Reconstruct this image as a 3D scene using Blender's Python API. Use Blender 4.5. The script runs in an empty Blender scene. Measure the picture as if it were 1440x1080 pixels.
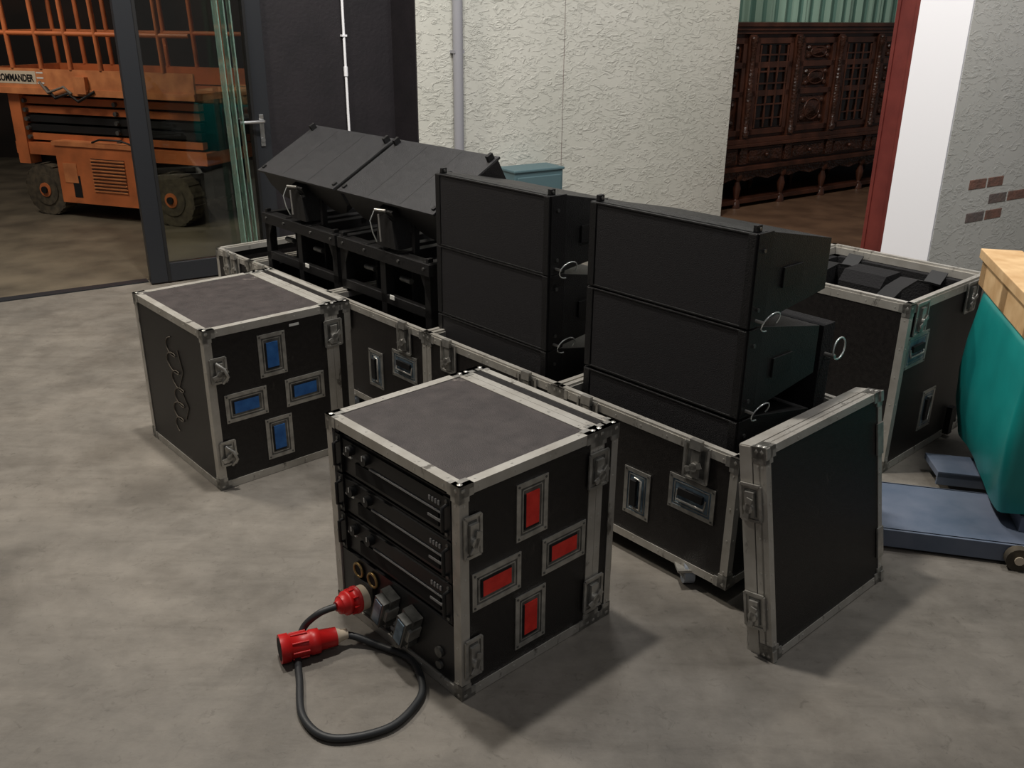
import bpy, math, random
from mathutils import Matrix, Vector
random.seed(4)
scene=bpy.context.scene
scene.view_settings.view_transform='Standard'
scene.view_settings.look='None'
# ------------------------------------------------------------------ materials
def srgb(r,g,b):
    f=lambda c:(c/255/12.92) if c/255<=.04045 else ((c/255+.055)/1.055)**2.4
    return (f(r),f(g),f(b),1)
def mat(name,col,rough=.5,metal=0.,bump=None,trans=0,ior=1.45,col2=None,nscale=8,ndetail=4,cr=(.35,.65),spec=.5,coord='Object',wear=None):
    m=bpy.data.materials.new(name);m.use_nodes=True
    nt=m.node_tree;b=nt.nodes['Principled BSDF']
    b.inputs['Base Color'].default_value=col;b.inputs['Roughness'].default_value=rough
    b.inputs['Metallic'].default_value=metal;b.inputs['IOR'].default_value=ior
    b.inputs['Specular IOR Level'].default_value=spec
    if trans: b.inputs['Transmission Weight'].default_value=trans
    tc=nt.nodes.new('ShaderNodeTexCoord')
    if col2:
        n=nt.nodes.new('ShaderNodeTexNoise');n.inputs['Scale'].default_value=nscale;n.inputs['Detail'].default_value=ndetail
        nt.links.new(tc.outputs[coord],n.inputs['Vector'])
        r=nt.nodes.new('ShaderNodeValToRGB');r.color_ramp.elements[0].position=cr[0];r.color_ramp.elements[1].position=cr[1]
        r.color_ramp.elements[0].color=col;r.color_ramp.elements[1].color=col2
        nt.links.new(n.outputs['Fac'],r.inputs['Fac']);out=r.outputs['Color']
        if wear:   # (colour, scale, threshold): sparse scuffs
            wn=nt.nodes.new('ShaderNodeTexNoise');wn.inputs['Scale'].default_value=wear[1];wn.inputs['Detail'].default_value=8;wn.inputs['Roughness'].default_value=.7
            mp=nt.nodes.new('ShaderNodeMapping');mp.inputs['Scale'].default_value=(1,1.6,.6);mp.inputs['Rotation'].default_value=(.4,.3,.5)
            nt.links.new(tc.outputs[coord],mp.inputs['Vector']);nt.links.new(mp.outputs[0],wn.inputs['Vector'])
            wr_=nt.nodes.new('ShaderNodeMapRange');wr_.inputs['From Min'].default_value=wear[2];wr_.inputs['From Max'].default_value=wear[2]+.07
            nt.links.new(wn.outputs['Fac'],wr_.inputs['Value'])
            mx=nt.nodes.new('ShaderNodeMixRGB');nt.links.new(wr_.outputs[0],mx.inputs[0]);nt.links.new(out,mx.inputs[1]);mx.inputs[2].default_value=wear[0]
            out=mx.outputs[0]
        nt.links.new(out,b.inputs['Base Color'])
    if bump:
        sc,st,kind=bump
        n2=nt.nodes.new('ShaderNodeTexVoronoi' if kind=='voronoi' else 'ShaderNodeTexNoise')
        if kind!='voronoi': n2.inputs['Detail'].default_value=6
        n2.inputs['Scale'].default_value=sc
        nt.links.new(tc.outputs[coord],n2.inputs['Vector'])
        bp=nt.nodes.new('ShaderNodeBump');bp.inputs['Strength'].default_value=st;bp.inputs['Distance'].default_value=.01
        nt.links.new(n2.outputs[0],bp.inputs['Height']);nt.links.new(bp.outputs['Normal'],b.inputs['Normal'])
    return m
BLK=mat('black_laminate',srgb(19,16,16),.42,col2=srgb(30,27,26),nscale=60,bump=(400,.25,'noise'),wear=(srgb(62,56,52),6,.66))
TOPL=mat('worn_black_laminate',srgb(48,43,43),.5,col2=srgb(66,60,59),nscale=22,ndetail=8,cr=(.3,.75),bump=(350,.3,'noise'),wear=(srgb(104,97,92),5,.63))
ALU=mat('aluminium_extrusion',srgb(174,170,162),.4,.5,col2=srgb(190,187,180),nscale=14,wear=(srgb(112,108,102),16,.6))
CHR=mat('zinc_hardware',srgb(152,150,145),.34,.65,col2=srgb(184,182,176),nscale=30)
PAN=mat('dish_pan',srgb(82,82,80),.4,.6,col2=srgb(115,115,112),nscale=30)
PANB=mat('dish_pan_blueish',srgb(80,100,118),.35,.5,col2=srgb(135,155,170),nscale=24)  # bluish reflection put into the pan colour
RIV=mat('rivet_steel',srgb(190,188,182),.35,.5)
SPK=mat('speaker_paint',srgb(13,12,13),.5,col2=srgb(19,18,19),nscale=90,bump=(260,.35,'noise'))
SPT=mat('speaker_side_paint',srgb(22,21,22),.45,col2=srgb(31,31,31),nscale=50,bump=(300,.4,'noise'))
SPW=mat('speaker_top_lit',srgb(34,34,36),.42,col2=srgb(43,43,45),nscale=30,bump=(300,.4,'noise'))  # tilted box tops: light falling on them put into a lighter colour
GRL=mat('grille_foam',srgb(14,11,14),.8,col2=srgb(20,17,20),nscale=160,bump=(500,.5,'noise'))
RUB=mat('black_rubber',srgb(20,20,21),.55)
CABM=mat('cable_rubber',srgb(42,44,46),.5)
FOAM=mat('black_foam',srgb(17,16,18),.95,bump=(120,.5,'noise'))
REDT=mat('red_tape',srgb(200,32,24),.45,col2=srgb(222,50,38),nscale=30)
BLUT=mat('blue_tape',srgb(28,80,140),.45,col2=srgb(45,100,162),nscale=30)
REDP=mat('red_plastic',srgb(182,26,26),.42)
CREAM=mat('cream_plastic',srgb(200,186,165),.5)
WIRE=mat('steel_wire',srgb(215,220,218),.25,.6)
AMP=mat('amp_face',srgb(24,24,26),.4)
AMPS=mat('amp_silver_print',srgb(140,140,140),.5)
DARK=mat('dark_inside',srgb(9,9,10),.8)
GOLD=mat('brass_ring',srgb(150,125,80),.4,.7)
WHT=mat('white_print',srgb(215,215,210),.6)
CHALK=mat('chalk_scribble',srgb(112,104,94),.8)
ORG=mat('orange_paint',srgb(192,108,62),.5,col2=srgb(148,86,50),nscale=5,cr=(.45,.8))
ORGL=mat('orange_worn_paint',srgb(208,134,84),.55,col2=srgb(180,110,68),nscale=9)
TYRE=mat('tyre_rubber',srgb(86,77,62),.8,col2=srgb(58,52,43),nscale=20)
CWH=mat('castor_wheel',srgb(135,142,152),.4)
TEAL=mat('teal_tarpaulin',srgb(26,138,134),.32,col2=srgb(20,118,116),nscale=3,bump=(4,.3,'noise'))
TEALW=mat('teal_box',srgb(80,104,110),.5)
WOOD=mat('pine_wood',srgb(196,158,112),.6,col2=srgb(218,184,138),nscale=12)
BLUE=mat('blue_truck_paint',srgb(82,94,112),.5,col2=srgb(102,110,126),nscale=7)
DKW=mat('carved_dark_wood',srgb(36,21,15),.35,col2=srgb(62,36,26),nscale=10,bump=(45,.6,'voronoi'))
DKW2=mat('polished_dark_wood',srgb(50,29,21),.28,col2=srgb(74,43,31),nscale=6)
DKG=mat('cabinet_glass',srgb(18,12,10),.1)
REDST=mat('red_oxide_steel',srgb(100,40,34),.5,col2=srgb(84,30,26),nscale=6)
WPNT=mat('white_paint',srgb(228,228,232),.6)
BLKW=mat('black_wall_paint',srgb(24,21,25),.6,col2=srgb(31,27,31),nscale=5,bump=(40,.2,'noise'))
DOORF=mat('dark_door_steel',srgb(44,46,50),.4,.3)
STEEL=mat('brushed_steel',srgb(190,190,190),.25,.9)
GLS=mat('door_glass',(.66,.71,.65,1),.02,trans=1,ior=1.6)
GEDGE=mat('green_sheet_glass',(.50,.74,.64,1),.04,trans=.82,ior=1.5)
PIPE=mat('grey_pipe',srgb(140,140,146),.45)
BRICK=mat('red_brick',srgb(146,106,92),.85,col2=srgb(122,96,86),nscale=18,bump=(60,.6,'noise'))
BRICK2=mat('grey_brick',srgb(112,104,102),.85,col2=srgb(126,110,104),nscale=18,bump=(60,.6,'noise'))
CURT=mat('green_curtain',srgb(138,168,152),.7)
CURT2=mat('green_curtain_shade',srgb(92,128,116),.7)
OUTW=mat('outside_dark',srgb(22,17,14),.9,col2=srgb(40,28,22),nscale=1.5)
OUTF=mat('outside_floor_shaded',srgb(76,69,58),.5,col2=srgb(104,95,80),nscale=3,ndetail=7)  # shade beyond the doorway put into this darker floor colour
FARF=mat('far_room_floor',srgb(78,58,44),.4,col2=srgb(100,76,58),nscale=4,ndetail=6)

def plaster(name,c1,c2,strength):
    m=bpy.data.materials.new(name);m.use_nodes=True;nt=m.node_tree;b=nt.nodes['Principled BSDF']
    b.inputs['Roughness'].default_value=.85
    tc=nt.nodes.new('ShaderNodeTexCoord')
    n=nt.nodes.new('ShaderNodeTexNoise');n.inputs['Scale'].default_value=1.3;n.inputs['Detail'].default_value=5
    nt.links.new(tc.outputs['Object'],n.inputs['Vector'])
    r=nt.nodes.new('ShaderNodeValToRGB');r.color_ramp.elements[0].color=c1;r.color_ramp.elements[1].color=c2
    r.color_ramp.elements[0].position=.3;r.color_ramp.elements[1].position=.7
    nt.links.new(n.outputs['Fac'],r.inputs['Fac']);nt.links.new(r.outputs['Color'],b.inputs['Base Color'])
    w=nt.nodes.new('ShaderNodeTexNoise');w.inputs['Scale'].default_value=13;w.inputs['Detail'].default_value=7;w.inputs['Roughness'].default_value=.6;w.inputs['Distortion'].default_value=1.3
    mp2=nt.nodes.new('ShaderNodeMapping');mp2.inputs['Rotation'].default_value=(0,.8,0);mp2.inputs['Scale'].default_value=(1,1,2.0)
    nt.links.new(tc.outputs['Object'],mp2.inputs['Vector']);nt.links.new(mp2.outputs[0],w.inputs['Vector'])
    r2=nt.nodes.new('ShaderNodeValToRGB');r2.color_ramp.elements[0].position=.50;r2.color_ramp.elements[1].position=.8
    nt.links.new(w.outputs['Fac'],r2.inputs['Fac'])
    bp=nt.nodes.new('ShaderNodeBump');bp.inputs['Strength'].default_value=strength;bp.inputs['Distance'].default_value=.012
    nt.links.new(r2.outputs['Color'],bp.inputs['Height']);nt.links.new(bp.outputs['Normal'],b.inputs['Normal'])
    return m
PLA=plaster('trowelled_plaster',srgb(188,188,179),srgb(202,201,193),.7)
PLB=plaster('trowelled_plaster_pale',srgb(204,204,197),srgb(216,215,209),.45)

def concrete():
    m=bpy.data.materials.new('concrete_floor');m.use_nodes=True;nt=m.node_tree;b=nt.nodes['Principled BSDF']
    tc=nt.nodes.new('ShaderNodeTexCoord')
    def noise(s,d,dist=0,ro=.55,vec=None):
        n=nt.nodes.new('ShaderNodeTexNoise');n.inputs['Scale'].default_value=s;n.inputs['Detail'].default_value=d;n.inputs['Distortion'].default_value=dist;n.inputs['Roughness'].default_value=ro
        nt.links.new(vec or tc.outputs['Object'],n.inputs['Vector']);return n
    mp=nt.nodes.new('ShaderNodeMapping');mp.inputs['Rotation'].default_value=(0,0,.6);mp.inputs['Scale'].default_value=(1,5,1)
    nt.links.new(tc.outputs['Object'],mp.inputs['Vector'])
    n1=noise(1.1,9,.3,.66);n2=noise(7,8,.2,.7);n3=noise(60,3);n4=noise(2.3,8,.6,.6);n5=noise(26,6,1.5,.7);n6=noise(2.2,9,.4,.72,mp.outputs[0])
    def ramp(n,p0,c0,p1,c1):
        r=nt.nodes.new('ShaderNodeValToRGB');e=r.color_ramp.elements
        e[0].position=p0;e[0].color=c0;e[1].position=p1;e[1].color=c1
        nt.links.new(n.outputs['Fac'],r.inputs['Fac']);return r
    def mul(a,c,f):
        mx=nt.nodes.new('ShaderNodeMixRGB');mx.blend_type='MULTIPLY';mx.inputs[0].default_value=f
        nt.links.new(a,mx.inputs[1]);nt.links.new(c,mx.inputs[2]);return mx.outputs[0]
    r=ramp(n1,.33,srgb(96,92,86),.68,srgb(130,124,115))
    r2=ramp(n2,.35,(.74,.73,.72,1),.62,(1.0,1.0,1.0,1))
    r3=ramp(n4,.36,(.62,.60,.58,1),.50,(1,1,1,1))
    r4=ramp(n5,.32,(.5,.48,.46,1),.42,(1,1,1,1))
    r5=ramp(n6,.38,(.7,.69,.68,1),.52,(1,1,1,1))
    c=mul(mul(mul(mul(r.outputs[0],r2.outputs[0],.8),r3.outputs[0],.6),r4.outputs[0],.5),r5.outputs[0],.5)
    nt.links.new(c,b.inputs['Base Color'])
    mr=nt.nodes.new('ShaderNodeMapRange');mr.inputs['To Min'].default_value=.42;mr.inputs['To Max'].default_value=.75
    nt.links.new(n2.outputs['Fac'],mr.inputs['Value']);nt.links.new(mr.outputs[0],b.inputs['Roughness'])
    bp=nt.nodes.new('ShaderNodeBump');bp.inputs['Strength'].default_value=.18;bp.inputs['Distance'].default_value=.005
    nt.links.new(n3.outputs['Fac'],bp.inputs['Height']);nt.links.new(bp.outputs['Normal'],b.inputs['Normal'])
    return m
CONC=concrete()
# ------------------------------------------------------------------ mesh builder
class MB:
    def __init__(s): s.v=[];s.f=[];s.m=[];s.mats=[];s.sm=[]
    def mi(s,m):
        if m not in s.mats: s.mats.append(m)
        return s.mats.index(m)
    def add(s,vs,fs,m,M=None,smooth=False):
        o=len(s.v)
        for p in vs:
            p=Vector(p)
            s.v.append(M@p if M is not None else p)
        k=s.mi(m)
        for f in fs: s.f.append([i+o for i in f]);s.m.append(k);s.sm.append(smooth)
    def box(s,x0,x1,y0,y1,z0,z1,m,M=None):
        vs=[(x0,y0,z0),(x1,y0,z0),(x1,y1,z0),(x0,y1,z0),(x0,y0,z1),(x1,y0,z1),(x1,y1,z1),(x0,y1,z1)]
        s.add(vs,[(3,2,1,0),(4,5,6,7),(0,1,5,4),(1,2,6,5),(2,3,7,6),(3,0,4,7)],m,M)
    def prism(s,poly,a0,a1,axis,m,M=None):
        def P(p,a):
            return (p[0],a,p[1]) if axis=='y' else ((a,p[0],p[1]) if axis=='x' else (p[0],p[1],a))
        n=len(poly)
        vs=[P(p,a0) for p in poly]+[P(p,a1) for p in poly]
        fs=[tuple(range(n)),tuple(range(2*n-1,n-1,-1))]+[(i,i+n,(i+1)%n+n,(i+1)%n) for i in range(n)]
        s.add(vs,fs,m,M)
    def tube(s,pts,r,m,M=None,seg=8,closed=False,radii=None,caps=True):
        pts=[Vector(p) for p in pts];n=len(pts);vs=[];fs=[]
        T=[]
        for i in range(n):
            a=pts[(i-1)%n] if (closed or i>0) else pts[i]
            b=pts[(i+1)%n] if (closed or i<n-1) else pts[i]
            T.append((b-a).normalized())
        up=Vector((0,0,1)) if abs(T[0].z)<.9 else Vector((1,0,0))
        x=T[0].cross(up).normalized()
        for i in range(n):
            x=(x-T[i]*x.dot(T[i])).normalized();y=T[i].cross(x)
            rr=radii[i] if radii else r
            for k in range(seg):
                a=2*math.pi*k/seg;vs.append(pts[i]+x*(rr*math.cos(a))+y*(rr*math.sin(a)))
        for i in range(n if closed else n-1):
            j=(i+1)%n
            for k in range(seg):
                l=(k+1)%seg;fs.append((i*seg+k,i*seg+l,j*seg+l,j*seg+k))
        s.add(vs,fs,m,M,True)
        if not closed and caps:
            s.add([vs[k] for k in range(seg)],[tuple(range(seg-1,-1,-1))],m,M)
            s.add([vs[(n-1)*seg+k] for k in range(seg)],[tuple(range(seg))],m,M)
    def cyl(s,p0,p1,r,m,M=None,seg=16): s.tube([p0,p1],r,m,M,seg)
    def ball(s,c,r,m,M=None,seg=10):
        vs=[];fs=[];R=6
        for i in range(R+1):
            t=math.pi*i/R
            for k in range(seg):
                a=2*math.pi*k/seg
                vs.append((c[0]+r*math.sin(t)*math.cos(a),c[1]+r*math.sin(t)*math.sin(a),c[2]+r*math.cos(t)))
        for i in range(R):
            for k in range(seg):
                l=(k+1)%seg;fs.append((i*seg+k,(i+1)*seg+k,(i+1)*seg+l,i*seg+l))
        s.add(vs,fs,m,M,True)
    def obj(s,name,loc=(0,0,0),rot=0,M=None,bevel=.0,parent=None):
        me=bpy.data.meshes.new(name);me.from_pydata([tuple(v) for v in s.v],[],s.f)
        for m in s.mats: me.materials.append(m)
        for i,p in enumerate(me.polygons): p.material_index=s.m[i];p.use_smooth=s.sm[i]
        me.update()
        import bmesh
        bm=bmesh.new();bm.from_mesh(me);bmesh.ops.recalc_face_normals(bm,faces=bm.faces);bm.to_mesh(me);bm.free()
        o=bpy.data.objects.new(name,me);scene.collection.objects.link(o)
        if parent:
            o.parent=parent
        else:
            o.matrix_world=M if M is not None else Matrix.Translation(loc)@Matrix.Rotation(rot,4,'Z')
        if bevel:
            b=o.modifiers.new('bevel','BEVEL');b.width=bevel;b.segments=2;b.limit_method='ANGLE';b.angle_limit=math.radians(50)
        return o
def face(P,A,B):
    A=Vector(A).normalized();B=Vector(B).normalized();N=A.cross(B)
    return Matrix(((A.x,B.x,N.x,P[0]),(A.y,B.y,N.y,P[1]),(A.z,B.z,N.z,P[2]),(0,0,0,1)))
def FY(x,z,y=0): return face((x,y,z),(1,0,0),(0,0,1))
def FX(y,z,x=0): return face((x,y,z),(0,-1,0),(0,0,1))

def dish(mb,M,w=.165,h=.11,label=None,vert=False,pan=PAN):
    if vert: M=M@Matrix.Rotation(math.pi/2,4,'Z')
    t=.014;e=.003
    mb.box(-w/2,w/2,-h/2,-h/2+t,0,e,CHR,M);mb.box(-w/2,w/2,h/2-t,h/2,0,e,CHR,M)
    mb.box(-w/2,-w/2+t,-h/2+t,h/2-t,0,e,CHR,M);mb.box(w/2-t,w/2,-h/2+t,h/2-t,0,e,CHR,M)
    mb.box(-w/2+t,w/2-t,-h/2+t,h/2-t,0,.0012,pan,M)
    a=w/2-t-.006;b=h/2-t-.006
    mb.box(-a,a,-b,-b+.003,.001,.0025,CHR,M);mb.box(-a,a,b-.003,b,.001,.0025,CHR,M)
    mb.box(-a,-a+.003,-b,b,.001,.0025,CHR,M);mb.box(a-.003,a,-b,b,.001,.0025,CHR,M)
    if label:
        mb.box(-.048,.048,-.023,.023,.001,.004,label,M)
        mb.box(-.048,.048,.023,.028,.001,.004,DARK,M);mb.box(-.054,-.048,-.023,.028,.001,.004,DARK,M)
    else:
        mb.box(-.045,.045,-.002,.022,.001,.012,RUB,M)
        mb.tube([(-.052,.01,.002),(-.052,-.02,.008),(.052,-.02,.008),(.052,.01,.002)],.004,CHR,M,6)
    for sx in (-1,1):
        for sy in (-1,1):
            mb.cyl((sx*(w/2-.008),sy*(h/2-.008),e),(sx*(w/2-.008),sy*(h/2-.008),e+.0015),.0035,PAN,M,8)
def latch(mb,M,w=.085,h=.11,twist=.6):
    mb.box(-w/2,w/2,-h/2,h/2,0,.003,CHR,M)
    mb.box(-w/2+.012,w/2-.012,-h/2+.012,h/2-.012,.003,.0045,PAN,M)
    for s in (-1,1):
        mb.box(-w/2,w/2,s*h/2-.004,s*h/2+.004,.002,.007,CHR,M)
        mb.box(s*w/2-.004,s*w/2+.004,-h/2,h/2,.002,.007,CHR,M)
    mb.box(-.014,.014,-h/2+.01,h/2-.018,.004,.012,CHR,M)
    mb.cyl((0,-.012,.004),(0,-.012,.02),.014,CHR,M,12)
    R=M@Matrix.Translation((0,-.012,.016))@Matrix.Rotation(twist,4,'Z')
    mb.prism([(-.03,-.008),(-.008,-.006),(.008,-.006),(.03,-.008),(.03,.01),(.008,.006),(-.008,.006),(-.03,.01)],0,.004,'z',CHR,R)
def caster(mb,x,y,z1,r=.045,sw=0):
    M=Matrix.Translation((x,y,0))@Matrix.Rotation(sw,4,'Z')
    mb.box(-.04,.04,-.04,.04,z1-.004,z1+.004,CHR,M)
    for s in (-1,1): mb.prism([(-.03,z1),(.03,z1),(.012,r-.012),(-.012,r-.012)],s*.022-.0015,s*.022+.0015,'y',CHR,M)
    mb.cyl((0,-.016,r),(0,.016,r),r,CWH,M,20)
    mb.cyl((0,-.019,r),(0,.019,r),r*.45,RIV,M,14)
def edges(mb,x0,x1,y0,y1,z0,z1,w=.026,p=.0025,skip=(),corners=True,riv=True):
    X=((x0-p,x0+w),(x1-w,x1+p));Y=((y0-p,y0+w),(y1-w,y1+p));Z=((z0-p,z0+w),(z1-w,z1+p))
    for i,yy in enumerate(Y):
        for j,zz in enumerate(Z): mb.box(x0,x1,*yy,*zz,ALU)
    for i,xx in enumerate(X):
        for j,zz in enumerate(Z): mb.box(*xx,y0,y1,*zz,ALU)
    for xx in X:
        for yy in Y: mb.box(*xx,*yy,z0,z1,ALU)
    if riv:
        def line(a,b,off):
            L=(Vector(b)-Vector(a)).length;n=max(2,int(L/.1))
            for i in range(n):
                q=Vector(a).lerp(Vector(b),(i+.5)/n)
                mb.cyl(tuple(q),tuple(q+Vector(off)),.0034,RIV,None,6)
        for z in (z0+w*.5,z1-w*.5):
            line((x0,y0-p,z),(x1,y0-p,z),(0,-.001,0));line((x0-p,y0,z),(x0-p,y1,z),(-.001,0,0))
        for x in (x0+w*.5,x1-w*.5): line((x,y0-p,z0),(x,y0-p,z1),(0,-.001,0))
        for y in (y0+w*.5,y1-w*.5): line((x0-p,y,z0),(x0-p,y,z1),(-.001,0,0))
        for x in (x0+w*.5,x1-w*.5): line((x,y0,z1+p),(x,y1,z1+p),(0,0,.001))
        for y in (y0+w*.5,y1-w*.5): line((x0,y,z1+p),(x1,y,z1+p),(0,0,.001))
    if corners:
        for i,x in enumerate((x0,x1)):
            for j,y in enumerate((y0,y1)):
                for k,z in enumerate((z0,z1)):
                    sx,sy,sz=(1,-1)[i],(1,-1)[j],(1,-1)[k]
                    c=.042;q=.004
                    xs=sorted((x-sx*q,x+sx*c));ys=sorted((y-sy*q,y+sy*c));zs=sorted((z-sz*q,z+sz*c))
                    mb.box(*xs,*sorted((y-sy*q,y+sy*.012)),*sorted((z-sz*q,z+sz*.028)),CHR)
                    mb.box(*sorted((x-sx*q,x+sx*.012)),*ys,*sorted((z-sz*q,z+sz*.028)),CHR)
                    mb.box(*sorted((x-sx*q,x+sx*.028)),*sorted((y-sy*q,y+sy*.012)),*zs,CHR)
                    mb.box(*sorted((x-sx*q,x+sx*.012)),*sorted((y-sy*q,y+sy*.028)),*zs,CHR)
                    mb.box(*xs,*sorted((y-sy*q,y+sy*.028)),*sorted((z-sz*q,z+sz*.008)),CHR)
                    mb.ball((x+sx*.009,y+sy*.009,z+sz*.009),.015,CHR)
# ------------------------------------------------------------------ rack cases
def rack_common(mb,W,D,Hh,lab,lid=.075):
    xb=W-lid-.006
    mb.box(xb-.012,xb,.005,D-.005,.01,Hh-.005,BLK)
    mb.box(.0,xb,.0,.012,.0,Hh,BLK);mb.box(0,xb,D-.012,D,0,Hh,BLK)
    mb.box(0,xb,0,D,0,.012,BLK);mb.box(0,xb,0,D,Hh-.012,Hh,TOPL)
    edges(mb,0,xb,0,D,0,Hh)
    mb.box(xb+.006,W,0,D,0,Hh,BLK)
    edges(mb,xb+.006,W,0,D,0,Hh,w=.022)
    cx=xb*.5+.0;cz=Hh*.5
    dish(mb,FY(cx,cz+.168),label=lab,vert=True);dish(mb,FY(cx,cz-.165),label=lab,vert=True)
    dish(mb,FY(cx-.120,cz-.0),label=lab);dish(mb,FY(cx+.122,cz+.0),label=lab)
    for z in (.11,Hh-.11): latch(mb,FY(xb+.003,z,-.004),w=.07,h=.1)
def rack_red():
    W,D,Hh=.558,.573,.6165;mb=MB();rack_common(mb,W,D,Hh,REDT)
    for z in (.12,Hh-.14): latch(mb,FY(.035,z,-.003),w=.05,h=.11,twist=1.2)
    mb.box(.03,.3,.015,D-.015,.015,Hh-.015,DARK)
    y0,y1=.03,D-.03
    for y in (y0,y1-.02): mb.box(.004,.012,y,y+.02,.03,Hh-.03,RUB)
    for i,zt in enumerate((.575,.452,.329)):
        zb=zt-.115
        mb.box(.010,.2,y0+.012,y1-.012,zb,zt,AMP)
        mb.box(.0,.012,y0+.004,y0+.03,zb,zt,RUB);mb.box(.0,.012,y1-.03,y1-.004,zb,zt,RUB)
        for yy in (y0+.018,y1-.018): mb.tube([(.004,yy,zb+.02),(-.014,yy,zb+.025),(-.014,yy,zt-.025),(.004,yy,zt-.02)],.005,RUB,None,8)
        mb.box(.004,.011,y0+.035,y1-.035,zb+.066,zt-.008,RUB)
        mb.box(.006,.0105,y0+.06,y1-.09,zb+.012,zb+.05,DARK)
        mb.box(.003,.011,y0+.04,y1-.16,zb+.055,zb+.060,AMPS)
        for k in range(2):
            yy=y1-.08-.075*k
            mb.cyl((.006,yy,zb+.086),(-.014,yy,zb+.086),.015,RUB,None,14)
            mb.box(-.015,-.013,yy-.0015,yy+.0015,zb+.086,zb+.1,WHT)
        mb.box(.003,.009,y1-.075,y1-.035,zb+.057,zb+.062,WHT)
        mb.box(.003,.009,y0+.05,y0+.1,zb+.03,zb+.036,AMPS)
        for k in range(4): mb.box(.001,.006,y0+.05+.012*k,y0+.056+.012*k,zb+.078,zb+.09,AMPS)
        for yy in (y0+.018,y1-.018):
            for zz in (zb+.012,zt-.012): mb.cyl((0.004,yy,zz),(-.003,yy,zz),.005,PAN,None,8)
    mb.box(.002,.2,y0,y1,.03,.208,AMP)
    for yy,zz in ((.455,.172),(.385,.172)):
        c=[(-.004,yy+.021*math.cos(a*math.pi/10),zz+.021*math.sin(a*math.pi/10)) for a in range(20)]
        mb.tube(c,.004,GOLD,None,6,closed=True);mb.cyl((.002,yy,zz),(-.004,yy,zz),.016,DARK,None,16)
    for yy,zz in ((.3,.135),(.2,.125)):
        R=face((0,yy,zz),(0,-1,-.35),(0,-.35,1))
        mb.box(-.026,.026,-.055,.055,0,.03,PAN,R);mb.box(-.02,.02,-.047,.047,.03,.05,PAN,R)
        mb.box(-.03,.03,-.02,.02,.0,.04,CHR,R);mb.box(-.014,.014,-.04,.04,.05,.052,PANB,R)
    for k in range(3):
        for j in range(2):
            mb.box(-.003,.003,.29+.028*k,.308+.028*k,.05+.022*j,.064+.022*j,AMPS)
    mb.cyl((.002,.09,.1),(-.006,.09,.1),.015,PAN,None,14);mb.cyl((.002,.09,.06),(-.006,.09,.06),.012,PAN,None,14)
    mb.box(-.01,.003,.38,.47,.06,.15,RUB)
    return mb.obj('equipment_rack_case',(-.1214,1.898,.004),.7459)
rack_red()
def rack_blue():
    W,D,Hh=.587,.629,.614;mb=MB();rack_common(mb,W,D,Hh,BLUT)
    mb.box(-.0,.012,.0,D,.0,Hh,BLK)
    for z in (.14,Hh-.15):
        latch(mb,FY(.04,z,-.003),w=.055,h=.09,twist=.4)
        mb.tube([(.03,-.01,z+.03),(.05,-.03,z+.01),(.06,-.035,z-.02),(.045,-.02,z-.045)],.006,CHR)
    pts=[]
    for i in range(90):
        t=i/89;pts.append((-.0025,.3+.045*math.sin(t*34)+.02*math.sin(t*9),.5-.36*t+.02*math.cos(t*34)))
    mb.tube(pts,.0022,CHALK,None,4)
    mb.tube([(-.002,.25,.48),(-.002,.22,.40),(-.002,.27,.33),(-.002,.21,.26),(-.002,.25,.2)],.002,CHALK,None,4)
    mb.box(.33,.37,-.001,-.0005,.565,.575,WHT)
    return mb.obj('equipment_rack_case',(-1.0733,3.0116,.004),.7282)
rack_blue()
# ------------------------------------------------------------------ speaker row
YAW=.737
ROW=Matrix.Translation((.645,2.321,0))@Matrix.Rotation(YAW,4,'Z')
def at(d,s,z=0): return ROW@Matrix.Translation((d,s,z))
def open_case(L,D=.62,z0=.06,z1=.485,latches=True,name='speaker_flight_case',M=None,dishes=True,foam=.2):
    mb=MB();t=.012
    mb.box(0,D,0,t,z0,z1,BLK);mb.box(0,D,L-t,L,z0,z1,BLK)
    mb.box(0,t,0,L,z0,z1,BLK);mb.box(D-t,D,0,L,z0,z1,BLK);mb.box(0,D,0,L,z0,z0+t,BLK)
    mb.box(t,D-t,t,L-t,z0+t,foam,FOAM)
    edges(mb,0,D,0,L,z0,z1,w=.024,corners=True)
    for a in ((0,.018,0,L),(D-.018,D,0,L),(0,D,0,.018),(0,D,L-.018,L)): mb.box(*a,z1,z1+.01,ALU)
    if latches:
        for y in (.14,L-.14):
            latch(mb,FX(y,z1-.055,-.003),w=.085,h=.115,twist=.5)
            mb.box(-.02,-.004,y-.02,y+.02,z1-.01,z1+.02,CHR)
    if dishes:
        dish(mb,FX(.15,z1-.18,-.0),w=.17,h=.115,pan=PANB);dish(mb,FX(.36,z1-.25,0),w=.165,h=.105,vert=True,pan=PANB)
    for x in (.02,D-.05):
        for y in (.155,L-.155): caster(mb,x,y,z0,r=.04,sw=.9)
    return mb.obj(name,M=M)
for i in range(4): open_case(.722,M=at(0,.003+.73*i),foam=.285 if i<2 else .2)
open_case(.36,M=at(.0,2.93),name='speaker_flight_case')
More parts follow.
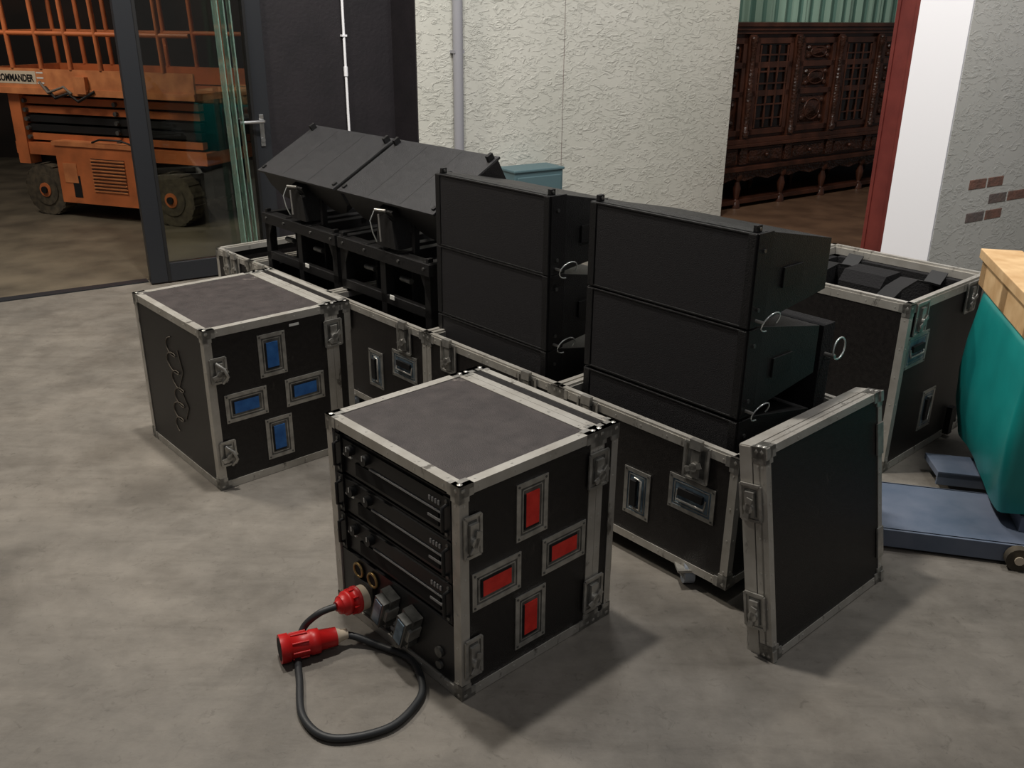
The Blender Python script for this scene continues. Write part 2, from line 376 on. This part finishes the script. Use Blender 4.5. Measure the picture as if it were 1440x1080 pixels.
def speaker(M):
    mb=MB();W=.61;h=.268
    prof=[(0,0),(0,h),(.05,h),(.40,h-.07),(.40,.042),(.05,0)]
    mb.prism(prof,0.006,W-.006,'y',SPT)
    mb.box(-.006,.002,.026,W-.026,.006,h-.006,GRL)
    mb.box(-.009,.02,.0,.026,.002,h-.002,SPK);mb.box(-.009,.02,W-.026,W,.002,h-.002,SPK)
    mb.box(-.008,.01,.0,W,0,.006,SPK);mb.box(-.008,.01,0,W,h-.006,h,SPK)
    for y in (-.004,W-.004):
        mb.box(.0,.07,y,y+.008,.0,h,SPK)
    for y in (.008,W-.026):
        mb.box(.005,.028,y,y+.014,h,h+.02,SPK);mb.cyl((.017,y-.003,h+.01),(.017,y+.017,h+.01),.005,PAN,None,8)
    for z in (.05,h-.05):
        mb.cyl((.03,-.004,z),(.03,-.008,z),.006,PAN,None,10)
    mb.cyl((.025,-.004,.02),(.025,-.03,.02),.005,CHR,None,8)
    c=[(.06+.040*math.cos(a),-.03-.012*math.sin(a*1),.016+.030*math.sin(a)) for a in [2*math.pi*k/20*.86-.4 for k in range(20)]]
    mb.tube(c,.0026,WIRE,None,6)
    mb.box(.15,.25,-.001,.006,.09,.15,SPK)
    return mb.obj('line_array_speaker',M=M,bevel=.0025)
for k,z in enumerate((.842,.568,.290)): speaker(at(.08,.072,z))
for k,z in enumerate((.830,.560,.288)): speaker(at(.08,.865,z))
mb=MB();mb.box(0,.07,0,.5,0,.463,FOAM)
mb.tube([(.06+.036*math.cos(a),-.03,.383+.036*math.sin(a)) for a in [2*math.pi*k/18 for k in range(18)]],.0032,WIRE,None,6,closed=True)
mb.cyl((.03,0,.363),(.03,-.035,.363),.007,CHR)
mb.obj('padded_divider',M=at(.53,.09,.287),bevel=.008)
def rframe(M):
    mb=MB();L=.66;D=.46;z0,z1=0,.53
    def bar(x0,x1,y0,y1,a,b): mb.box(x0,x1,y0,y1,a,b,SPK)
    for x in (0,D-.04):
        for y in (0,L/2-.02,L-.04): bar(x,x+.04,y,y+.04,z0,z1)
    bar(-.01,.05,-.005,L+.005,z1-.05,z1);bar(D-.05,D+.01,-.005,L+.005,z1-.05,z1)
    for y in (0,L*.33,L*.5-.02,L*.67,L-.04): bar(0,D,y,y+.045,z1-.04,z1+.004)
    bar(0,D,0,L,z1-.05,z1-.038)
    bar(0,.03,0,L,.30,.34);bar(D-.03,D,0,L,.30,.34)
    for y in (L*.3,L*.7):
        mb.box(.06,.30,y,y+.012,.2,z1-.05,SPK);mb.cyl((.03,y-.03,.42),(.03,y+.04,.42),.012,PAN,None,10)
    mb.prism([(.0,.34),(.0,.48),(.07,.48)],.0,.012,'x',SPK);mb.prism([(L,.34),(L,.48),(L-.07,.48)],.0,.012,'x',SPK)
    mb.box(-.012,-.008,L*.36,L*.41,.33,.35,WHT)
    for y in (.03,.2,.45,L-.04): mb.cyl((-.01,y,z1-.022),(-.016,y,z1-.022),.006,PAN,None,8)
    for y in (.01,L-.03):
        for x in (.0,D-.03): mb.box(x,x+.025,y,y+.018,z1,z1+.02,SPK)
    return mb.obj('rigging_frame',M=M,bevel=.002)
rframe(at(.09,1.545,.202));rframe(at(.09,2.235,.202))
def wedge(M):
    mb=MB();W=.67
    base=Matrix.Rotation(-math.radians(29),4,'Y')
    out=[(0,0),(W,0),(W,-.10),(W*.93,-.15),(W*.84,-.165),(W*.74,-.15),(W*.64,-.105),(W*.5,-.05),(W*.36,-.105),(W*.26,-.15),(W*.16,-.165),(W*.07,-.15),(0,-.10)]
    mb.prism(out,0.012,.36,'x',SPT,base)
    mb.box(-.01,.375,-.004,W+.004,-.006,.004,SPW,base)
    mb.box(.012,.36,-.006,.004,-.1,.0,SPK,base);mb.box(.012,.36,W-.004,W+.006,-.1,0,SPK,base)
    for y in (.01,W-.03):
        mb.box(.33,.36,y,y+.016,0,.03,SPK,base);mb.box(.01,.03,y,y+.016,-.01,.012,SPK,base)
    for y in (W*.33,W*.67): mb.box(0.0,.36,y-.0012,y+.0012,.004,.0048,RUB,base)
    mb.box(-.02,.16,W*.5-.05,W*.5+.05,-.12,-.035,SPK,base)
    mb.prism([(W*.5-.07,-.19),(W*.5+.07,-.19),(W*.5+.05,-.08),(W*.5,-.05),(W*.5-.05,-.08)],.0,.1,'x',SPK)
    mb.cyl((-.03,W*.5,-.05),(-.03,W*.5-.01,-.16),.004,CHR,None,8)
    mb.tube([(-.03,W*.5+.03,-.04),(-.045,W*.5+.04,-.08),(-.04,W*.5+.03,-.13),(-.02,W*.5+.035,-.17)],.0025,WIRE,None,6)
    mb.cyl((-.03,W*.5+.025,-.035),(-.01,W*.5-.025,-.035),.006,CHR,None,8)
    for x in (.06,.3):
        for y in (W*.5-.12,W*.5+.1): mb.box(x,x+.025,y,y+.02,-.205,-.07+x*.3,SPK)
    return mb.obj('line_array_speaker',M=M,bevel=.0025)
wedge(at(.08,1.495,.942));wedge(at(.08,2.205,.942))
# ------------------------------------------------------------------ tall open case
def tall():
    mb=MB();D=.66;L=.69;t=.014;z1=.675
    mb.box(0,D,0,t,.01,z1,BLK);mb.box(0,D,L-t,L,.01,z1,BLK);mb.box(0,t,0,L,.01,z1,BLK);mb.box(D-t,D,0,L,.01,z1,BLK);mb.box(0,D,0,L,.01,.03,BLK)
    edges(mb,0,D,0,L,.005,z1,w=.028)
    for a in ((0,.02,0,L),(D-.02,D,0,L),(0,D,0,.02),(0,D,L-.02,L)): mb.box(*a,z1,z1+.012,ALU)
    latch(mb,FY(.09,z1-.06,-.003),w=.09,h=.12);dish(mb,FY(.11,z1-.19,0),w=.17,h=.13,pan=PANB);dish(mb,FY(.30,.19,0),w=.17,h=.11,vert=True,pan=PANB)
    latch(mb,FY(.52,z1-.06,-.003),w=.09,h=.12)
    mb.box(t,D-t,t,.06,.1,z1-.05,FOAM);mb.box(t,D-t,L-.06,L-t,.1,z1-.03,FOAM);mb.box(t,.06,t,L-t,.1,z1-.06,FOAM);mb.box(D-.06,D-t,t,L-t,.1,z1-.03,FOAM)
    mb.box(.06,D-.06,.06,L-.06,.1,.42,FOAM)
    for y,ph in ((.14,0),(.46,1)):
        P=[(.05,z1-.12),(.12,z1-.04),(.22,z1-.005),(.34,z1+.01),(.46,z1-.02),(.56,z1-.05),(.62,z1-.01)]
        for (a,b),(c,d) in zip(P[:-1],P[1:]):
            mb.prism([(a,b),(c,d),(c,d-.008),(a,b-.008)],y+ph*a*.1,y+.07+ph*a*.1,'y',RUB)
    mb.prism([(.24,.42),(.24,z1-.03),(.28,z1+.012),(.40,z1+.012),(.44,z1-.03),(.44,.42)],.24,.42,'y',FOAM)
    mb.box(.5,.535,-.03,-.006,.02,.14,RUB)
    return mb.obj('open_flight_case',M=at(1.185,.115,0),bevel=0)
tall()
# ------------------------------------------------------------------ leaning lid
def lid():
    mb=MB();W=.605;Hh=.615;T=.075
    mb.box(0,W,0.0,.03,0,Hh,BLK);mb.box(0,W,.045,T,0,Hh,BLK);mb.box(.01,W-.01,.03,.045,.01,Hh-.01,DARK)
    edges(mb,0,W,0,.034,0,Hh,w=.02)
    for y0,y1 in ((.04,T+.003),):
        mb.box(-.003,.02,y0,y1,0,Hh,ALU);mb.box(W-.02,W+.003,y0,y1,0,Hh,ALU);mb.box(0,W,y0,y1,Hh-.02,Hh+.003,ALU);mb.box(0,W,y0,y1,-.003,.02,ALU)
    for z in (.14,.46):
        M=FX(.045,z,-.004);latch(mb,M,w=.06,h=.1,twist=1.3)
        mb.box(W+.002,W+.008,.0,.07,z-.05,z+.05,CHR)
    for z in (.13,.47):
        mb.box(W-.03,W+.004,-.007,-.002,z-.05,z+.05,CHR)
    tilt=Matrix.Rotation(-math.atan2(.10,.6),4,'X')
    return mb.obj('flight_case_lid',M=at(-.115,-.243,.005)@tilt)
lid()
# ------------------------------------------------------------------ cable with plugs
def bez(P,n=10):
    P=[Vector(p) for p in P];out=[]
    for i in range(len(P)-1):
        p0=P[max(i-1,0)];p1=P[i];p2=P[i+1];p3=P[min(i+2,len(P)-1)]
        for k in range(n):
            t=k/n;out.append(.5*((2*p1)+(-p0+p2)*t+(2*p0-5*p1+4*p2-p3)*t*t+(-p0+3*p1-3*p2+p3)*t**3))
    out.append(P[-1]);return out
mb=MB()
path=bez([(-.485,2.14,.115),(-.53,2.12,.105),(-.575,2.11,.06),(-.578,2.05,.015),(-.555,1.96,.012),(-.515,1.82,.012),(-.43,1.75,.012),(-.30,1.785,.012),(-.235,1.88,.012),(-.232,1.96,.012),(-.275,2.05,.012),(-.37,2.105,.014),(-.44,2.122,.03),(-.49,2.12,.035)],10)
mb.tube(path,.010,CABM,None,10)
def ceeplug(mb,p,q,nose=CREAM,ring=DARK):
    p=Vector(p);q=Vector(q);d=(q-p).normalized();L=(q-p).length
    A=[(0,.014),(.10,.017),(.17,.024)]
    B=[(.17,.026),(.42,.029),(.43,.035),(.56,.035),(.57,.033),(.86,.035),(.87,.040),(1,.040)]
    mb.tube([p+d*L*t for t,r in A],0,nose,None,20,radii=[r for t,r in A])
    mb.tube([p+d*L*t for t,r in B],0,REDP,None,20,radii=[r for t,r in B])
    mb.cyl(tuple(q),tuple(q+d*.001),.032,ring,None,20)
    for k in range(8):
        a=k*math.pi/4;x=d.cross(Vector((0,0,1))).normalized();y=d.cross(x)
        o=x*math.cos(a)*.035+y*math.sin(a)*.035
        mb.tube([p+d*L*.6+o,p+d*L*.84+o],.003,REDP,None,6)
ceeplug(mb,(-.455,2.125,.036),(-.625,2.045,.042))
ceeplug(mb,(-.485,2.14,.115),(-.435,2.185,.108),REDP)
mb.cyl((-.436,2.184,.108),(-.398,2.219,.104),.036,CREAM,None,20)
mb.obj('power_cable')
# ------------------------------------------------------------------ pallet truck + teal load
TM=Matrix.Translation((1.60,2.66,0))@Matrix.Rotation(math.atan2(-.235,.97),4,'Z')
mb=MB()
def tarp():
    n=26;vs=[];fs=[]
    W,D=1.0,.74
    peri=[]
    for i in range(n): peri.append((i/n*W,0))
    for i in range(n): peri.append((W,i/n*D))
    for i in range(n): peri.append((W-i/n*W,D))
    for i in range(n): peri.append((0,D-i/n*D))
    N=len(peri);levels=[.13,.16,.25,.38,.5,.6,.68,.698,.70]
    sc=[.975,.99,1.03,1.045,1.035,1.015,1.0,.985,.95]
    for li,z in enumerate(levels):
        for i,(x,y) in enumerate(peri):
            f=.003*math.sin(i*.5+li*.5)+.0015*math.sin(i*1.1-li)
            cx,cy=x-W/2,y-D/2
            rr=1-.02*max(0,(abs(cx)/(W/2))**10*(abs(cy)/(D/2))**10)
            s=(sc[li]+f)*rr
            zz=z+(.012*math.sin(i*.3) if li==0 else 0)
            vs.append((W/2+cx*s,D/2+cy*s,zz))
    for li in range(len(levels)-1):
        for i in range(N):
            j=(i+1)%N;fs.append((li*N+i,li*N+j,(li+1)*N+j,(li+1)*N+i))
    fs.append(tuple(range((len(levels)-1)*N,len(levels)*N)))
    mb.add(vs,fs,TEAL,None,True)
tarp()
mb.obj('tarpaulin_covered_load',M=TM)
mb=MB()
mb.box(.0,.96,.06,.14,.703,.80,WOOD);mb.box(.0,.96,.70,.78,.703,.80,WOOD);mb.box(.0,.96,.38,.46,.703,.80,WOOD)
mb.box(.0,.035,.06,.78,.703,.80,WOOD)
for i in range(6): mb.box(-.01+.165*i,.135+.165*i,.04,.80,.801,.838,WOOD)
mb.obj('wooden_pallet',M=TM,bevel=.003)
mb=MB()
mb.prism([(-.42,-.09),(.75,-.09),(.75,.26),(-.36,.26)],.05,.075,'z',BLUE)
mb.box(-.42,.75,-.095,-.08,.012,.075,BLUE);mb.box(-.36,.75,.25,.262,.02,.075,BLUE)
mb.prism([(-.10,.40),(1.1,.40),(1.1,.56),(-.12,.56)],.05,.075,'z',BLUE)
mb.box(-.10,1.1,.40,.412,.02,.07,BLUE)
for x in (.06,.5): mb.cyl((x,-.13,.04),(x,-.10,.04),.04,TYRE,None,18);mb.cyl((x,-.135,.04),(x,-.10,.04),.015,CREAM,None,12)
for x in (-.3,.5): mb.cyl((x,.10,.025),(x,.16,.025),.025,TYRE,None,14)
for x in (-.05,.9): mb.cyl((x,.45,.025),(x,.51,.025),.025,TYRE,None,14)
for x in (.08,.82): mb.box(x,x+.12,.0,.70,.075,.128,BLUE)
mb.box(1.0,1.3,.03,.60,.05,.3,BLUE)
mb.cyl((1.2,.25,.08),(1.2,.38,.08),.08,TYRE,None,20)
mb.tube([(1.25,.31,.25),(1.45,.31,.9),(1.5,.31,1.15)],.02,BLUE,None,10)
mb.tube([(1.5,.2,1.15),(1.5,.42,1.15)],.016,RUB,None,10)
mb.obj('pallet_truck',M=TM,bevel=.002)
# ------------------------------------------------------------------ building
WP=Matrix.Translation((-2.35,5.77,0))@Matrix.Rotation(.576,4,'Z')
def wbox(name,t0,t1,y0,y1,z0,z1,m,bevel=0):
    mb=MB();mb.box(t0,t1,y0,y1,z0,z1,m);return mb.obj(name,M=WP,bevel=bevel)
mb=MB();mb.add([(-9,-4,0),(9,-4,0),(9,16,0),(-9,16,0)],[(0,1,2,3)],CONC);mb.obj('floor')
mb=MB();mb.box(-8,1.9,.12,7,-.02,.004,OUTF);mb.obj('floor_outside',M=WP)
mb=MB();mb.box(3.9,9.5,-2.2,7,-.02,.0045,FARF);mb.obj('floor_far_room',M=WP)
wbox('wall_back',.88,1.80,0,.2,0,3.4,BLKW)
wbox('wall_lintel',-4.5,.88,0,.2,2.35,3.4,BLKW)
wbox('wall_left',-6.5,-2.3,0,.2,0,3.4,BLKW)
mb=MB();mb.box(1.80,4.745,-.35,-.23,0,3.4,PLA);mb.box(1.792,2.1,-.345,.2,0,3.4,BLKW)
wm=mb.obj('wall_middle',M=WP)
mb=MB();mb.box(3.0,3.003,-.352,-.349,0,3.4,BRICK2);mb.obj('panel_joint',parent=wm)
mb=MB()
mb.box(0,.115,-.03,.03,.01,2.3,DOORF);mb.box(.765,.875,-.03,.03,.01,2.3,DOORF)
mb.box(.115,.765,-.03,.03,.01,.13,DOORF);mb.box(.115,.765,-.03,.03,2.2,2.3,DOORF)
mb.box(.115,.765,-.006,.006,.13,2.2,GLS)
mb.box(.105,.125,-.036,.036,.01,2.3,RUB);mb.box(.755,.775,-.036,.036,.01,2.3,RUB)
mb.box(.80,.83,-.04,-.03,.83,1.03,STEEL)
mb.cyl((.815,-.03,.99),(.815,-.085,.99),.011,STEEL,None,12);mb.tube([(.815,-.085,.99),(.79,-.09,.99),(.66,-.085,.99)],.011,STEEL,None,12)
mb.cyl((.815,-.03,.87),(.815,-.045,.87),.015,STEEL,None,12)
mb.obj('door_1',M=WP,bevel=.002)
mb=MB()
for i in range(3):
    x=.60+.045*i
    mb.prism([(x,0.0),(x+.008,0.0),(x-.05+.008,2.2),(x-.05,2.2)],-.16+.02*i,-.06,'y',GEDGE)
mb.obj('glass_sheet_stack',M=WP)
wbox('trim_2',-2.3,0,.06,.14,0,.008,DOORF)
mb=MB();mb.cyl((1.43,-.022,0),(1.43,-.022,3.4),.009,WPNT,None,10);mb.cyl((1.43,-.022,1.25),(1.43,-.022,1.31),.014,WPNT,None,10)
for z in (.6,1.5): mb.box(1.412,1.448,-.034,0,z,z+.012,WPNT)
mb.obj('cable_conduit',M=WP)
mb=MB();mb.cyl((2.09,-.392,0),(2.09,-.392,3.4),.035,PIPE,None,16)
for z in (.3,1.4,2.4): mb.box(2.05,2.13,-.41,-.35,z,z+.02,PIPE)
mb.obj('downpipe',parent=wm)
mb=MB();mb.box(0,.42,0,.22,0,.60,TEALW);mb.box(-.01,.43,-.01,.23,.60,.62,TEALW);mb.box(.02,.4,-.012,0,.04,.57,TEALW)
mb.cyl((.36,-.012,.3),(.36,-.03,.3),.015,RUB);mb.obj('electrical_cabinet',M=WP@Matrix.Translation((2.42,-.60,0)),bevel=.006)
RW=Matrix.Translation((2.147,4.65,0))@Matrix.Rotation(.576,4,'Z')
mb=MB();mb.box(0,3.2,0,.28,0,3.4,PLB);wr=mb.obj('wall_right',M=RW)
mb=MB();mb.box(-.012,0,.002,.28,0,3.4,WPNT);mb.obj('trim_3',M=RW)
mb=MB();mb.box(-.012,.02,.28,.30,0,3.4,REDST);mb.box(-.012,.10,.39,.41,0,3.4,REDST);mb.box(-.006,.008,.28,.41,0,3.4,REDST)
mb.obj('steel_column',M=RW)
mb=MB()
for x,z,m,w in ((.235,.825,BRICK,.15),(.40,.825,BRICK,.14),(.44,.735,BRICK2,.16),(.615,.735,BRICK,.18),(.26,.65,BRICK2,.16),(.435,.65,BRICK,.15)):
    mb.box(x,x+w,-.003,.01,z,z+.05,m)
mb.obj('exposed_bricks',parent=wr,bevel=.003)
FR=Matrix.Translation((1.72,8.22,0))@Matrix.Rotation(math.radians(36),4,'Z')
mb=MB();mb.box(-3,6,.62,.72,0,3.4,BLKW);mb.obj('wall_far',M=FR)
mb=MB();n=260;P=[]
for i in range(n+1):
    x=-.6+5*i/n;P.append((x,.54+.03*math.sin(i*.7)+.01*math.sin(i*1.9)))
for i in range(n):
    vs=[(*P[i],1.2),(*P[i+1],1.2),(*P[i+1],3.0),(*P[i],3.0)]
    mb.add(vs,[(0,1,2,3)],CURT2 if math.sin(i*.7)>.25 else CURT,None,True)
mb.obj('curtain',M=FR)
def sideboard():
    mb=MB();L=3.5;D=.46;x0=-.28
    mb.box(x0,L,.02,D,.36,1.56,DKW2)
    for z,p,h in ((1.56,.05,.035),(1.53,.035,.03),(1.50,.02,.03)): mb.box(x0-.0,L+p,-p,D,z,z+h,DKW2)
    mb.box(x0,L,-.03,D,.58,.62,DKW2);mb.box(x0,L,-.045,D,.55,.58,DKW2);mb.box(x0,L,-.04,D,.34,.38,DKW2);mb.box(x0,L,-.02,D,.31,.34,DKW)
    mod=.62;x=x0+.02;k=0
    while x<L-.3:
        mb.box(x,x+.085,-.015,.03,.62,1.50,DKW2)
        prof=[(.64,.03),(.68,.035),(.70,.02),(.80,.026),(.95,.033),(1.1,.028),(1.25,.022),(1.38,.02),(1.40,.034),(1.48,.036)]
        mb.tube([(x+.042,-.02,a) for a,r in prof],0,DKW,None,12,radii=[r for a,r in prof])
        mb.box(x,x+.085,-.03,.03,.40,.55,DKW)
        a,b=x+.10,x+mod-.015
        mb.box(a,a+.05,-.005,.03,.65,1.47,DKW2);mb.box(b-.05,b,-.005,.03,.65,1.47,DKW2)
        for z in (.65,.98,1.22,1.42): mb.box(a,b,-.005,.03,z,z+.05,DKW2)
        cx=(a+b)/2;w=(b-a)/2-.07
        if k%2==0:
            for z0,z1 in ((.72,.96),(1.05,1.20),(1.29,1.40)):
                zc=(z0+z1)/2;hh=(z1-z0)/2
                mb.add([(cx-w,.02,z0),(cx+w,.02,z0),(cx+w,.02,z1),(cx-w,.02,z1),(cx,-.03,zc)],[(0,1,4),(1,2,4),(2,3,4),(3,0,4)],DKW)
                for sx in (-1,1):
                    for sz in (-1,1): mb.ball((cx+sx*w*.75,.01,zc+sz*hh*.65),.025,DKW)
                c=[(cx+w*.62*math.cos(q),.0,zc+hh*.8*math.sin(q)) for q in [2*math.pi*i/16 for i in range(16)]]
                mb.tube(c,.009,DKW2,None,6,closed=True)
        else:
            mb.box(a+.05,b-.05,.012,.02,.7,1.42,DKG)
            for q in range(4):
                xx=a+.07+q*(b-a-.14)/3
                pf=[(.71,.008),(.8,.014),(.9,.007),(1.0,.015),(1.1,.007),(1.2,.014),(1.3,.007),(1.41,.012)]
                mb.tube([(xx,.0,z) for z,r in pf],0,DKW2,None,8,radii=[r for z,r in pf])
            for z in (.78,.9,1.08,1.18,1.32): mb.box(a+.05,b-.05,-.002,.01,z,z+.015,DKW2)
        mb.box(a,b,-.01,.03,.40,.54,DKW2);mb.box(a+.03,b-.03,-.022,.0,.42,.52,DKW);mb.ball((cx,-.035,.47),.018,DKW2)
        for yy in (.02,D-.06):
            prof=[(.31,.04),(.27,.045),(.24,.02),(.18,.038),(.12,.03),(.08,.018),(.05,.04),(.0,.045)]
            mb.tube([(x+.05,yy,a_) for a_,r in prof],0,DKW2,None,12,radii=[r for a_,r in prof])
        x+=mod;k+=1
    mb.box(x0,L-.05,.0,D-.05,.035,.075,DKW2)
    mb.prism([(x0,.31),(x0,.27)]+[(x0+i*.155,.27-.03*abs(math.sin(i*math.pi/2))) for i in range(1,23)]+[(L-.1,.31)],.0,.02,'y',DKW)
    return mb.obj('carved_sideboard',M=FR@Matrix.Translation((0,0,.005)),bevel=.003)
sideboard()
mb=MB();mb.box(-9,-1.5,11.2,11.4,0,4,OUTW);mb.obj('wall_outside')
# ------------------------------------------------------------------ scissor lift
def lift():
    LM=Matrix.Translation((-4.29,8.02,.004))@Matrix.Rotation(-.34,4,'Z')
    root=bpy.data.objects.new('scissor_lift',None);scene.collection.objects.link(root);root.matrix_world=LM
    mb=MB();L=1.95;D=.8
    for x in (.30,1.6):
        for y in (.0,D-.14):
            mb.cyl((x,y,.215),(x,y+.14,.215),.215,TYRE,None,28);mb.cyl((x,y-.008,.215),(x,y+.03,.215),.13,TYRE,None,20);mb.cyl((x,y-.014,.215),(x,y,.215),.06,ORG,None,20);mb.cyl((x,y-.03,.215),(x,y,.215),.03,RUB,None,12)
            for k in range(14):
                a=k*math.pi/7;q=Matrix.Translation((x,y+.07,.215))@Matrix.Rotation(a,4,'Y')
                mb.box(-.015,.015,-.07,.07,.205,.222,TYRE,q)
    mb.box(.05,L-.05,.16,D-.16,.22,.5,RUB)
    mb.box(.0,L,.05,D-.05,.50,.60,ORG);mb.box(.02,.14,.04,D-.04,.42,1.0,ORG)
    mb.box(.50,1.30,-.03,.3,.13,.62,ORG);mb.box(.48,1.32,-.04,.3,.60,.635,ORGL)
    for i in range(10): 
        z=.24+.028*i;mb.box(.86,1.2,-.038,-.03,z,z+.012,ORGL);mb.box(.86,1.2,-.034,-.03,z+.012,z+.018,RUB)
    mb.box(.56,.70,-.034,-.03,.3,.46,ORGL);mb.box(.64,.72,-.033,-.03,.18,.36,RUB)
    mb.tube([(.9,-.03,.64),(1.0,-.05,.67),(1.2,-.05,.67),(1.3,-.03,.64)],.008,RUB)
    for i in range(5):
        z=.62+.074*i
        for y in (.08,D-.14):
            mb.box(.10,L-.05,y,y+.06,z,z+.055,(ORG,RUB,RUB,ORG,ORG)[i])
        mb.cyl((.16,.05,z+.022),(.16,D-.05,z+.022),.018,PAN,None,10);mb.cyl((1.1,.05,z+.022),(1.1,D-.05,z+.022),.018,PAN,None,10)
    mb.box(.12,L,.2,D-.2,.6,1.0,RUB)
    mb.box(-.13,L,.0,D,1.0,1.05,ORG);mb.box(-.13,L,-.02,.0,1.0,1.05,ORGL)
    mb.box(-.13,L,-.01,.01,1.05,1.20,ORGL);mb.box(-.13,L,D-.01,D+.01,1.06,1.20,ORG);mb.box(-.13,-.11,0,D,1.06,1.2,ORGL)
    for x in [-.12+.30*i for i in range(7)]:
        for y in (0,D):
            mb.tube([(x,y,1.2),(x-.04,y,2.1)],.02,ORG,None,10)
    for z in (1.47,1.78,2.1):
        for y in (0,D): mb.tube([(-.14,y,z),(L,y,z)],.018,ORG,None,10)
        mb.tube([(-.14,0,z),(-.14,D,z)],.018,ORG,None,10)
    mb.box(.82,.94,-.05,-.01,1.02,1.15,ORGL);mb.tube([(.5,-.02,1.06),(.62,-.05,.98),(.75,-.04,1.02),(.85,-.05,.96),(1.0,-.02,1.04)],.012,RUB)
    mb.tube([(.45,-.02,1.1),(.55,-.05,1.02),(.72,-.05,1.07),(.8,-.06,1.02)],.010,CHALK)
    for zz in (1.09,1.13,1.17):
        mb.box(-.10,-.03,-.0115,-.01,zz-.006,zz+.006,WHT);mb.box(.42,.49,-.0115,-.01,zz-.006,zz+.006,WHT)
    mb.box(-.02,.41,-.0112,-.01,1.08,1.18,CREAM)
    o=mb.obj('lift_body',parent=root)
    def txt(s,x,y,z,size,nm):
        c=bpy.data.curves.new(nm,'FONT');c.body=s;c.size=size;c.extrude=.001;c.offset=.0025
        t=bpy.data.objects.new(nm,c);scene.collection.objects.link(t);c.materials.append(RUB)
        t.parent=root;t.matrix_local=Matrix.Translation((x,y,z))@Matrix.Rotation(math.pi/2,4,'X')@Matrix.Scale(.80,4,(1,0,0))
    txt('COMMANDER',-.005,-.0125,1.10,.076,'lettering_1')
lift()
# ------------------------------------------------------------------ lights
def area(name,loc,target,size,power,col=(1,.96,.9)):
    l=bpy.data.lights.new(name,'AREA');l.size=size;l.energy=power;l.color=col
    o=bpy.data.objects.new(name,l);scene.collection.objects.link(o);o.location=loc
    d=Vector(target)-Vector(loc);o.rotation_euler=d.to_track_quat('-Z','Y').to_euler();return o
area('ceiling_lamp_main',(-.7,3.1,5.0),(-.7,3.1,0),.22,160,(1,.95,.88))
area('ceiling_lamp_wall',(.1,4.4,4.4),(.5,7.2,1.0),.6,85,(1,.98,.95))
area('ceiling_lamp_door',(-2.7,3.8,4.0),(-2.6,4.3,0),.4,105,(1,.92,.8))
area('camera_side_fill',(1.2,-1.0,4.6),(.6,2.6,0),1.4,17,(.97,.97,1))  # added fill from the camera side, no fixture there
area('right_wall_fill',(2.1,2.9,3.6),(2.9,4.9,.9),.5,50,(1,.98,.96))  # added to brighten the right wall and jamb
area('far_room_fill',(3.0,7.2,3.3),(2.6,9,.8),.6,24,(1,.92,.84))  # added light for the sideboard, source unseen
area('outside_fill',(-4.6,6.5,3.2),(-3.9,8.2,.8),.8,44,(1,.9,.78))  # added light for the scissor lift, source unseen
w=bpy.data.worlds.new('hall');scene.world=w;w.use_nodes=True
w.node_tree.nodes['Background'].inputs[0].default_value=(.82,.8,.8,1);w.node_tree.nodes['Background'].inputs[1].default_value=.11
# ------------------------------------------------------------------ camera
th=.383;ro=-.0089
r=Vector((1,0,0));d=Vector((0,-math.sin(th),-math.cos(th)));f=Vector((0,math.cos(th),-math.sin(th)))
rr=math.cos(ro)*r+math.sin(ro)*d;dd=-math.sin(ro)*r+math.cos(ro)*d
cd=bpy.data.cameras.new('camera');cam=bpy.data.objects.new('camera',cd);scene.collection.objects.link(cam)
up=-dd;bk=-f
cam.matrix_world=Matrix(((rr.x,up.x,bk.x,0),(rr.y,up.y,bk.y,0),(rr.z,up.z,bk.z,1.65),(0,0,0,1)))
cd.sensor_width=36;cd.lens=1292.24/1440*36;cd.clip_end=100
scene.camera=cam
